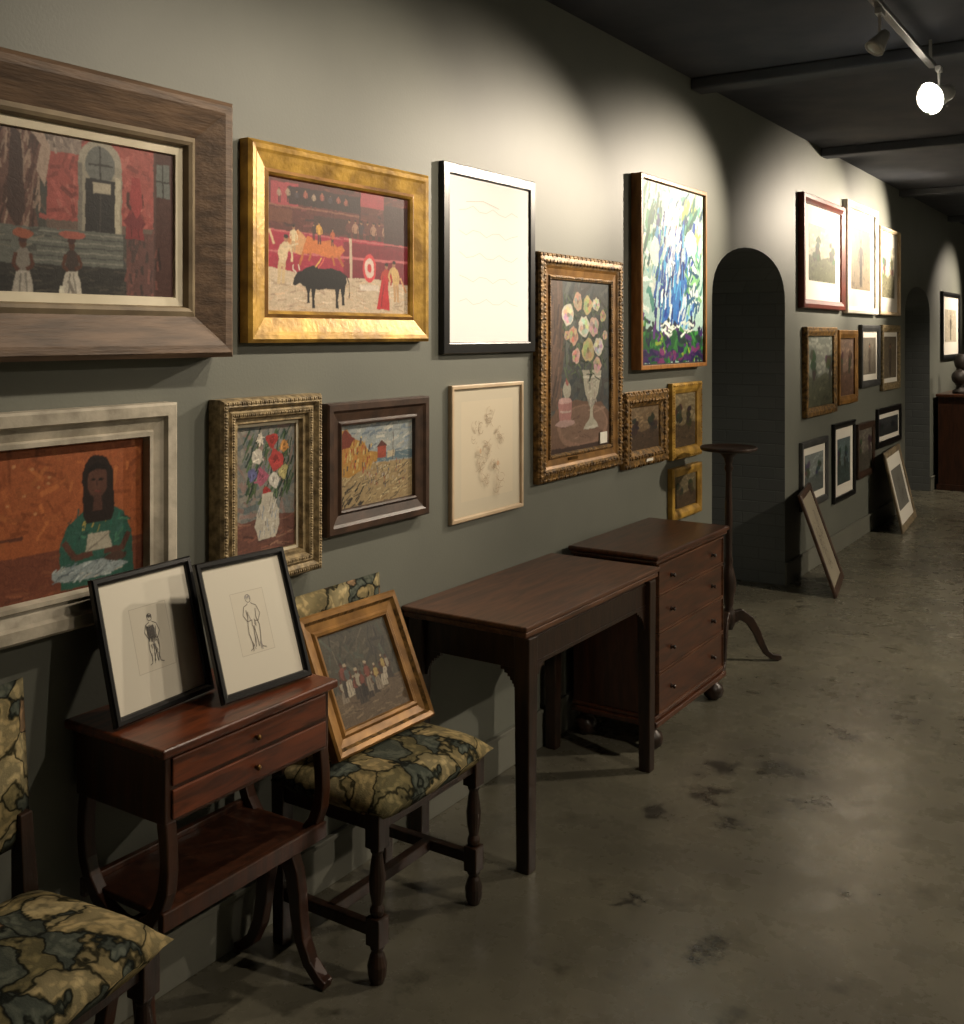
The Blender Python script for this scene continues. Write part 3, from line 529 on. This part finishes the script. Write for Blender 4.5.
for (bl,br,tl,va) in (((.170,1.452,.753),(.150,1.745,.753),(.090,1.437,1.062),1),((.255,1.676,.753),(.278,1.945,.753),(.145,1.658,1.058),0)):
    mtx,w,h=pose_pts(bl,br,tl,.015)
    e=empty('framed_ink_drawing',mat=mtx)
    frame(e,w,h,[(0,0),(0,.011),(.003,.015),(.011,.015),(.017,.010),(.019,.005)],['black'],[0]*5)
    A=Art(.017,.017,w-.017,h-.017,.005,(214,208,192)); A.rect(.28,.25,.70,.76,(184,176,160)); A.rect(.285,.254,.695,.756,(212,205,188))
    ink(A,.49-.5*.42/A.asp,.29,.42,(92,88,84),va) if va else ink(A,.49-.5*.48/A.asp,.27,.48,(122,114,106),va)
    A.done(e,'drawing_sheet','paper')
# gilt painting on chair -------------------------------------------------
mtx,w,h=pose_pts((.274,2.050,.494),(.286,2.455,.494),(.120,2.042,.835),.03)
e=empty('leaning_gilt_painting',mat=mtx)
frame(e,w,h,[(0,0),(0,.026),(.006,.032),(.018,.03),(.026,.02),(.045,.016),(.052,.022),(.06,.02),(.064,.01)],['gold_or','gold_old'],[0,0,0,1,0,0,0,0])
A=Art(.06,.06,w-.06,h-.06,.01,(70,66,56),.0014,.6); A.scat(50,0,1,.3,1,[(64,62,54),(84,78,66),(72,76,66),(56,53,49)],.18,.04); A.rect(0,0,1,.36,(94,80,64),.006); A.scat(24,0,1,0,.36,[(104,90,72),(82,68,56),(116,100,80)],.14,.02,0)
for k in range(13): A.robe(.14+.058*k+U(-.02,.02),.24+U(-.06,.12),U(.24,.4),random.choice([(140,132,114),(58,52,48),(112,62,52),(68,64,60),(150,130,80),(76,80,76)]),random.choice([(62,54,48),(126,114,98),(46,41,38),(160,150,132)]),random.choice([(150,136,114),(60,42,38)]))
A.done(e)

# ------------------------------------------------------------------ room shell
YA,YB=-1.6,16.0; HT=2.915; TH=.6
def arch_pts(a,b,spring,rise,n=18):
    c=(a+b)/2; r=(b-a)/2
    return [(c-r*math.cos(math.pi*i/n),spring+rise*(math.sin(math.pi*i/n))**.8) for i in range(n+1)]
outline=[(YA,0)]
arches=[(5.383,6.661,1.80,.31),(10.3,11.5,1.78,.29)]
niche=[]
for a,b_,s_,r_ in arches:
    pts=[(a,0)]+arch_pts(a,b_,s_,r_)+[(b_,0)]; outline+=pts; niche.append(pts)
outline+=[(YB,0),(YB,HT),(YA,HT)]
b=MB(); n=len(outline)
b.add([(0,y,z) for y,z in outline],[tuple(range(n))],0)
b.add([(-TH,y,z) for y,z in outline],[tuple(range(n))[::-1]],0)
for pts in niche:
    k=len(pts); vs=[(0,y,z) for y,z in pts]+[(-TH,y,z) for y,z in pts]
    b.add(vs,[(i,i+k,i+k+1,i+1) for i in range(k-1)],1)
b.obj('wall_left',['wall','brick'])
b=MB(); b.box(-TH-.1,-TH,YA,YB,0,HT,0); b.obj('wall_left_backing','brick')
b=MB(); b.box(-TH-.1,5.0,YA,YB,-.1,0); b.obj('floor','floor')
b=MB(); b.box(-TH-.1,5.0,YA,YB,HT,HT+.1); b.obj('ceiling','ceil')
b=MB(); b.box(5.0,5.1,YA,YB,0,HT); b.obj('wall_right','wall')
b=MB(); b.box(-TH-.1,5.1,YB,YB+.1,0,HT); b.obj('wall_far','wall')
b=MB(); b.box(-TH-.1,5.1,YA-.1,YA,0,HT); b.obj('wall_near','wall')
b=MB()
for a,c in((YA,5.383),(6.661,10.3),(11.5,YB)):
    b.box(0,.012,a,c,0,.13); b.box(0,.018,a,c,.13,.145)
b.obj('baseboard_left','trim',bevel=.003)
b=MB()
for y in (.2,2.7,5.15,7.55,10.1,12.6,15.0): b.box(0,5.0,y-.07,y+.07,HT-.06,HT)
b.obj('trim_ceiling_beams','beam',bevel=.01)

# ------------------------------------------------------------------ work table
ox,oy=.175,1.705
e=empty('sewing_work_table',(ox,oy,0))
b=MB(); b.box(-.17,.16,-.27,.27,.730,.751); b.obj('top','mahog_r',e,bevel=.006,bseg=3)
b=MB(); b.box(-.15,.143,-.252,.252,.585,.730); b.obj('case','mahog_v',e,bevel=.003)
b=MB()
for z0,z1 in((.664,.723),(.594,.656)): b.box(.143,.149,-.236,.236,z0,z1)
b.obj('drawer_fronts','mahog_r',e,bevel=.003)
b=MB()
for z in (.693,.625): b.lathe([(.0,0),(.004,.0),(.004,.005),(.007,.008),(.006,.012),(.003,.014),(0,.0145)],0,0,12,0,Matrix.Translation((.149,0,z))@Matrix.Rotation(math.pi/2,4,'Y'))
b.obj('knobs','brass',e,smooth=True)
b=MB()
def mir(f,y): return Matrix(((f,0,0,0),(0,1,0,y),(0,0,1,0),(0,0,0,1)))
for yy in(-.236,.236):
    for f in(-1,1):
        b.ribbon([(.128,.59),(.135,.54),(.137,.49),(.131,.445),(.115,.405),(.088,.37),(.055,.345),(.02,.33),(-.01,.325)],[.03,.028,.028,.03,.03,.032,.036,.04,.044],.03,mir(f,yy))
        b.ribbon([(0,.335),(.025,.30),(.045,.26),(.055,.21),(.06,.16),(.072,.10),(.098,.05),(.135,.018),(.155,.012)],[.05,.05,.045,.04,.036,.032,.03,.028,.022],.032,mir(f,yy))
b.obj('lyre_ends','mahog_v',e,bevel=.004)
b=MB(); b.box(-.12,.135,-.236,.236,.372,.388); b.box(.120,.138,-.252,.252,.362,.402); b.box(-.138,-.120,-.252,.252,.362,.402); b.box(-.02,.02,-.23,.23,.30,.33); b.obj('shelf','mahog_v',e,bevel=.003)

# ------------------------------------------------------------------ tapestry chairs
def cushion(e,name,x0,x1,y0,y1,z0,z1,bul,axis='z'):
    n=17; V=[];F=[]
    def rr(t): return max(0.0,1-abs(t)**6)
    for side in(1,-1):
        for i in range(n):
            for j in range(n):
                a=-1+2*i/(n-1); c=-1+2*j/(n-1)
                V.append((a,c,side,(rr(a)*rr(c))**.45))
    out=[]
    cx,cy,cz=(x0+x1)/2,(y0+y1)/2,(z0+z1)/2; hx,hy,hz=(x1-x0)/2,(y1-y0)/2,(z1-z0)/2
    for a,c,s_,hg in V:
        if axis=='z': out.append((cx+a*hx,cy+c*hy,cz+s_*hz*hg*(1)+ (bul*(1-a*a)*(1-c*c) if s_>0 else 0)))
        else: out.append((cx+s_*hx*hg+(bul*(1-a*a)*(1-c*c) if s_>0 else 0),cy+c*hy,cz+a*hz))
    for k in range(2):
        o=k*n*n
        for i in range(n-1):
            for j in range(n-1):
                q=(o+i*n+j,o+(i+1)*n+j,o+(i+1)*n+j+1,o+i*n+j+1); F.append(q if k==0 else q[::-1])
    mb=MB(); mb.v=out; mb.f=[list(f) for f in F]; mb.m=[0]*len(F); mb.c=[None]*len(F)
    o=mb.obj(name,'tap',e,smooth=True,recalc=False)
    bm=bmesh.new(); bm.from_mesh(o.data); bmesh.ops.remove_doubles(bm,verts=bm.verts,dist=.0005); bmesh.ops.recalc_face_normals(bm,faces=bm.faces); bm.to_mesh(o.data); bm.free()
    return o
def chair(loc,rot=0):
    e=empty('tapestry_side_chair',loc); e.rotation_euler=(0,0,math.radians(rot))
    fx,bx,hy=.17,-.15,.215
    b=MB()
    for y in(-hy,hy):
        b.box(fx-.022,fx+.022,y-.022,y+.022,.335,.43)
        b.box(fx-.021,fx+.021,y-.021,y+.021,.095,.165)
        b.lathe([(.012,.335),(.018,.328),(.013,.318),(.016,.30),(.021,.26),(.019,.225),(.013,.195),(.018,.183),(.018,.175),(.014,.165)],fx,y,16)
        b.lathe([(.016,0),(.023,.02),(.025,.045),(.018,.07),(.013,.08),(.019,.088),(.018,.095)],fx,y,16)
        b.taper(bx,y,0,.43,.018,.021,dx=0); b.taper(bx,y,.43,.62,.020,.015,dx=-.012)
        b.box(bx,fx,y-.013,y+.013,.115,.145)
    b.box(.0,.028,-hy,hy,.115,.145); b.box(fx-.012,fx+.012,-hy,hy,.375,.425); b.box(bx-.012,bx+.012,-hy,hy,.375,.425)
    for y in(-hy,hy): b.box(bx,fx,y-.012,y+.012,.375,.425)
    b.obj('frame','darkwood',e,bevel=.003)
    cushion(e,'seat',bx-.01,fx+.045,-.25,.25,.390,.480,.016)
    o=cushion(e,'backrest',-.020,.020,-.245,.245,.55,.885,.004,'x'); o.location=(-.132,0,0); o.rotation_euler=(0,math.radians(-4),0)
    return e
chair((.242,2.245,0)); chair((.262,1.095,0),7)

# ------------------------------------------------------------------ card table
ox,oy=.24,3.145; e=empty('card_table',(ox,oy,0))
b=MB(); b.box(-.238,.228,-.488,.485,.722,.738); b.obj('top_leaf','walnut',e,bevel=.005,bseg=3)
b=MB(); b.box(-.233,.222,-.481,.478,.702,.720); b.obj('lower_leaf','walnut',e,bevel=.004,bseg=2)
b=MB(); b.box(-.205,.208,-.455,.43,.60,.702); b.obj('apron','darkwood',e,bevel=.002)
b=MB()
for x in(-.19,.203):
    for y in(-.450,.415): b.taper(x,y,0,.702,.022,.027)
b.obj('legs','darkwood',e,bevel=.004)
b=MB(); b.box(.208,.212,-.42,.39,.61,.615); b.box(.208,.212,-.42,.39,.685,.69)
for y,f in((-.425,1),(.39,-1)):
    for k in range(8):
        t=k/7; b.box(.197,.21,min(y,y+f*(.010+.06*(1-t)**2)),max(y,y+f*(.010+.06*(1-t)**2)),.60-.075*(t+.13)/1.13,.602-.075*t/1.13)
for x,f in((-.165,1),(.178,-1)):
    for k in range(8):
        t=k/7; b.box(min(x,x+f*(.010+.05*(1-t)**2)),max(x,x+f*(.010+.05*(1-t)**2)),-.457,-.445,.60-.075*(t+.13)/1.13,.602-.075*t/1.13)
b.obj('brackets','darkwood',e)

# ------------------------------------------------------------------ chest of drawers
e=empty('chest_of_drawers',(.225,4.095,0))
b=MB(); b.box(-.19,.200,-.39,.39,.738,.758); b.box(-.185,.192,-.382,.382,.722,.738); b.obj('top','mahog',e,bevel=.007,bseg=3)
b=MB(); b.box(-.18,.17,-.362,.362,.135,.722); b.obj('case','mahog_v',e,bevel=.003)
b=MB(); b.box(-.185,.19,-.377,.377,.095,.118); b.box(-.182,.18,-.37,.37,.118,.135); b.obj('base_moulding','mahog',e,bevel=.006,bseg=3)
dz=[(.60,.71),(.455,.588),(.30,.443),(.145,.288)]
b=MB()
for a,c in dz: b.box(.17,.181,-.342,.342,a,c)
b.obj('drawers','mahog',e,bevel=.004)
b=MB()
for a,c in dz:
    for z in(a-.003,c-.001): b.box(.17,.1865,-.347,.347,z,z+.006)
    for y in(-.347,.342): b.box(.17,.1865,y,y+.005,a,c)
b.obj('cockbeading','walnut',e,bevel=.0015)
b=MB()
for a,c in dz:
    for y in(-.22,.22):
        z=(a+c)/2
        b.lathe([(0,0),(.009,0),(.009,.003),(.005,.006),(.005,.010),(.009,.014),(.008,.018),(0,.020)],0,0,12,0,Matrix.Translation((.181,y,z))@Matrix.Rotation(math.pi/2,4,'Y'))
b.obj('knobs','darkwood',e,smooth=True)
b=MB()
for x in(-.14,.145):
    for y in(-.33,.33): b.lathe([(.0,0),(.022,0),(.040,.015),(.046,.038),(.040,.06),(.024,.072),(.020,.08),(.028,.088),(.030,.097)],x,y,20)
b.obj('bun_feet','darkwood',e,smooth=True)

# ------------------------------------------------------------------ tripod stand
e=empty('tripod_candle_stand',(.25,4.95,0))
b=MB(); b.lathe([(.0,1.035),(.125,1.035),(.135,1.04),(.138,1.05),(.134,1.056),(.128,1.052),(.0,1.050)],0,0,40); b.obj('tray_top','darkwood',e,smooth=True)
b=MB(); b.lathe([(.0,.16),(.02,.165),(.03,.19),(.034,.22),(.030,.25),(.018,.27),(.024,.29),(.026,.32),(.034,.36),(.036,.40),(.026,.45),(.018,.48),(.022,.50),(.017,.52),(.019,.70),(.016,.85),(.014,.93),(.022,.95),(.016,.97),(.024,1.0),(.05,1.03),(.05,1.036)],0,0,20); b.obj('column','darkwood',e,smooth=True)
b=MB()
for a in(41,161,281):
    b.ribbon([(.015,.22),(.06,.235),(.105,.205),(.14,.15),(.165,.09),(.19,.045),(.22,.022),(.25,.016),(.268,.018)] if a==41 else [(.015,.22),(.055,.235),(.09,.205),(.12,.15),(.14,.09),(.16,.045),(.185,.022),(.205,.016),(.218,.018)],[.06,.055,.046,.04,.034,.03,.028,.03,.02],.026,Matrix.Rotation(math.radians(a),4,'Z'))
b.obj('cabriole_legs','darkwood',e,bevel=.005,bseg=3)

# ------------------------------------------------------------------ far cupboard and bust
e=empty('low_cupboard',(.27,12.2,0))
b=MB(); b.box(-.24,.24,-.55,.55,.96,.99); b.obj('top','mahog',e,bevel=.005)
b=MB(); b.box(-.22,.22,-.53,.53,.06,.96); b.box(-.235,.235,-.545,.545,0,.06); b.obj('case','mahog_v',e,bevel=.003)
b=MB(); b.box(.22,.232,-.5,-.01,.1,.93); b.box(.22,.232,.01,.5,.1,.93); b.obj('doors','mahog',e,bevel=.006)
e=empty('bronze_bust',(.22,11.9,.99))
b=MB(); b.lathe([(0,0),(.07,0),(.07,.03),(.04,.05),(.03,.08),(.05,.10)],0,0,16); b.blob((0,0,.17),(.08,.12,.08),0,14,10); b.lathe([(.035,.2),(.032,.28)],0,0,14); b.blob((.01,0,.33),(.065,.055,.085),0,14,10); b.blob((.075,0,.325),(.012,.01,.016),0,8,6)
b.obj('figure','bronze',e,smooth=True)

# ------------------------------------------------------------------ tracks and lamps
def track(x,y0,y1,name):
    e=empty(name,(x,(y0+y1)/2,2.81)); L=(y1-y0)/2
    b=MB(); b.box(-.016,.016,-L,L,-.010,.010); b.obj('rail','metalb',e,bevel=.003)
    b=MB(); k=int((y1-y0)/1.2)
    for i in range(k+1):
        y=-L+.05+i*(2*L-.1)/k; b.box(-.006,.006,y-.006,y+.006,.010,HT-2.81)
    b.obj('hangers','metalw',e)
track(1.16,-1.2,5.06,'lighting_track'); track(1.32,6.0,14.6,'lighting_track'); track(3.4,-1.0,14.0,'lighting_track')  # last track is unseen, added to carry the fill lamps
def lamp(x,y,aim,power,ang,blend=.6,on=True,z=2.68,col=(1,.855,.67),s=.8,globe=1.0):
    d=(Vector(aim)-Vector((x,y,z))).normalized(); q=d.to_track_quat('-Z','Y')
    e=empty('track_spotlight',(x,y,z)); top=2.798-z
    b=MB(); b.box(-.012,.012,-.03,.03,top-.022,top); b.box(-.005,.005,-.005,.005,.0,top-.02); b.obj('stem','metalw',e,bevel=.002)
    R4=q.to_matrix().to_4x4()@Matrix.Diagonal((s,s,s,1))
    b=MB(); b.lathe([(.0,.07),(.022,.068),(.032,.05),(.036,.02),(.052,-.035),(.058,-.06),(.054,-.06),(.05,-.05)][::-1],0,0,24,0,R4); b.obj('housing','metalw',e,smooth=True)
    b=MB(); b.lathe([(.0,-.068-.03*(globe-1)),(.02*globe,-.067-.026*(globe-1)),(.04*globe,-.060-.015*(globe-1)),(.051*globe,-.050)],0,0,24,0,R4); b.obj('bulb','bulb' if on else 'bulb_off',e,smooth=True)
    if on:
        l=bpy.data.lights.new('lamp','SPOT'); l.energy=power; l.spot_size=math.radians(ang); l.spot_blend=blend; l.color=col; l.shadow_soft_size=.035
        o=bpy.data.objects.new('lamp_beam',l); sc.collection.objects.link(o); o.parent=e; o.location=d*.095; o.rotation_mode='QUATERNION'; o.rotation_quaternion=q
lamp(1.16,2.25,(0,1.35,1.55),42,100,1)
lamp(1.16,2.95,(0,2.3,1.7),58,92,1)
lamp(1.16,4.03,(.4,3.2,1.2),0,60,on=False,s=.65)
lamp(1.19,5.04,(0.0,3.12,1.88),300,48,1,z=2.67,s=1.15,globe=1.2)
lamp(1.32,6.35,(0,4.85,2.05),400,46,1)
lamp(1.32,8.7,(0,7.6,2.25),420,60,1)
lamp(1.32,10.0,(0,9.0,2.3),620,60,1)
lamp(1.32,13.6,(0,12.7,1.8),300,60,1)
lamp(1.32,11.2,(.6,11.6,.5),150,80,1)  # added spot out of view, brightens far cupboard and floor
for y in (1.0,4.5,8.0,11.5): lamp(3.4,y,(4.9,y+.4,1.5),310,95,.9)  # added fill spots, unseen; bounce off the right wall for ambient light
lamp(3.4,6.2,(1.3,5.0,0),370,100,1)  # this and the next two are unseen floods added to lift the floor
lamp(3.4,9.2,(1.3,8.6,0),250,100,1)
lamp(3.4,2.6,(1.5,2.8,0),120,100,1)
w=bpy.data.worlds.new('world'); sc.world=w; w.use_nodes=True; w.node_tree.nodes['Background'].inputs[0].default_value=(.5,.5,.6,1); w.node_tree.nodes['Background'].inputs[1].default_value=.02

# ------------------------------------------------------------------ camera
cam=bpy.data.cameras.new('camera'); co=bpy.data.objects.new('camera',cam); sc.collection.objects.link(co); sc.camera=co
cam.sensor_fit='HORIZONTAL'; cam.sensor_width=36; cam.lens=1050/964*36; cam.shift_y=-177/964; cam.clip_start=.05
co.location=(2.05,0,1.6); co.rotation_euler=(math.radians(90),0,math.radians(33.2))
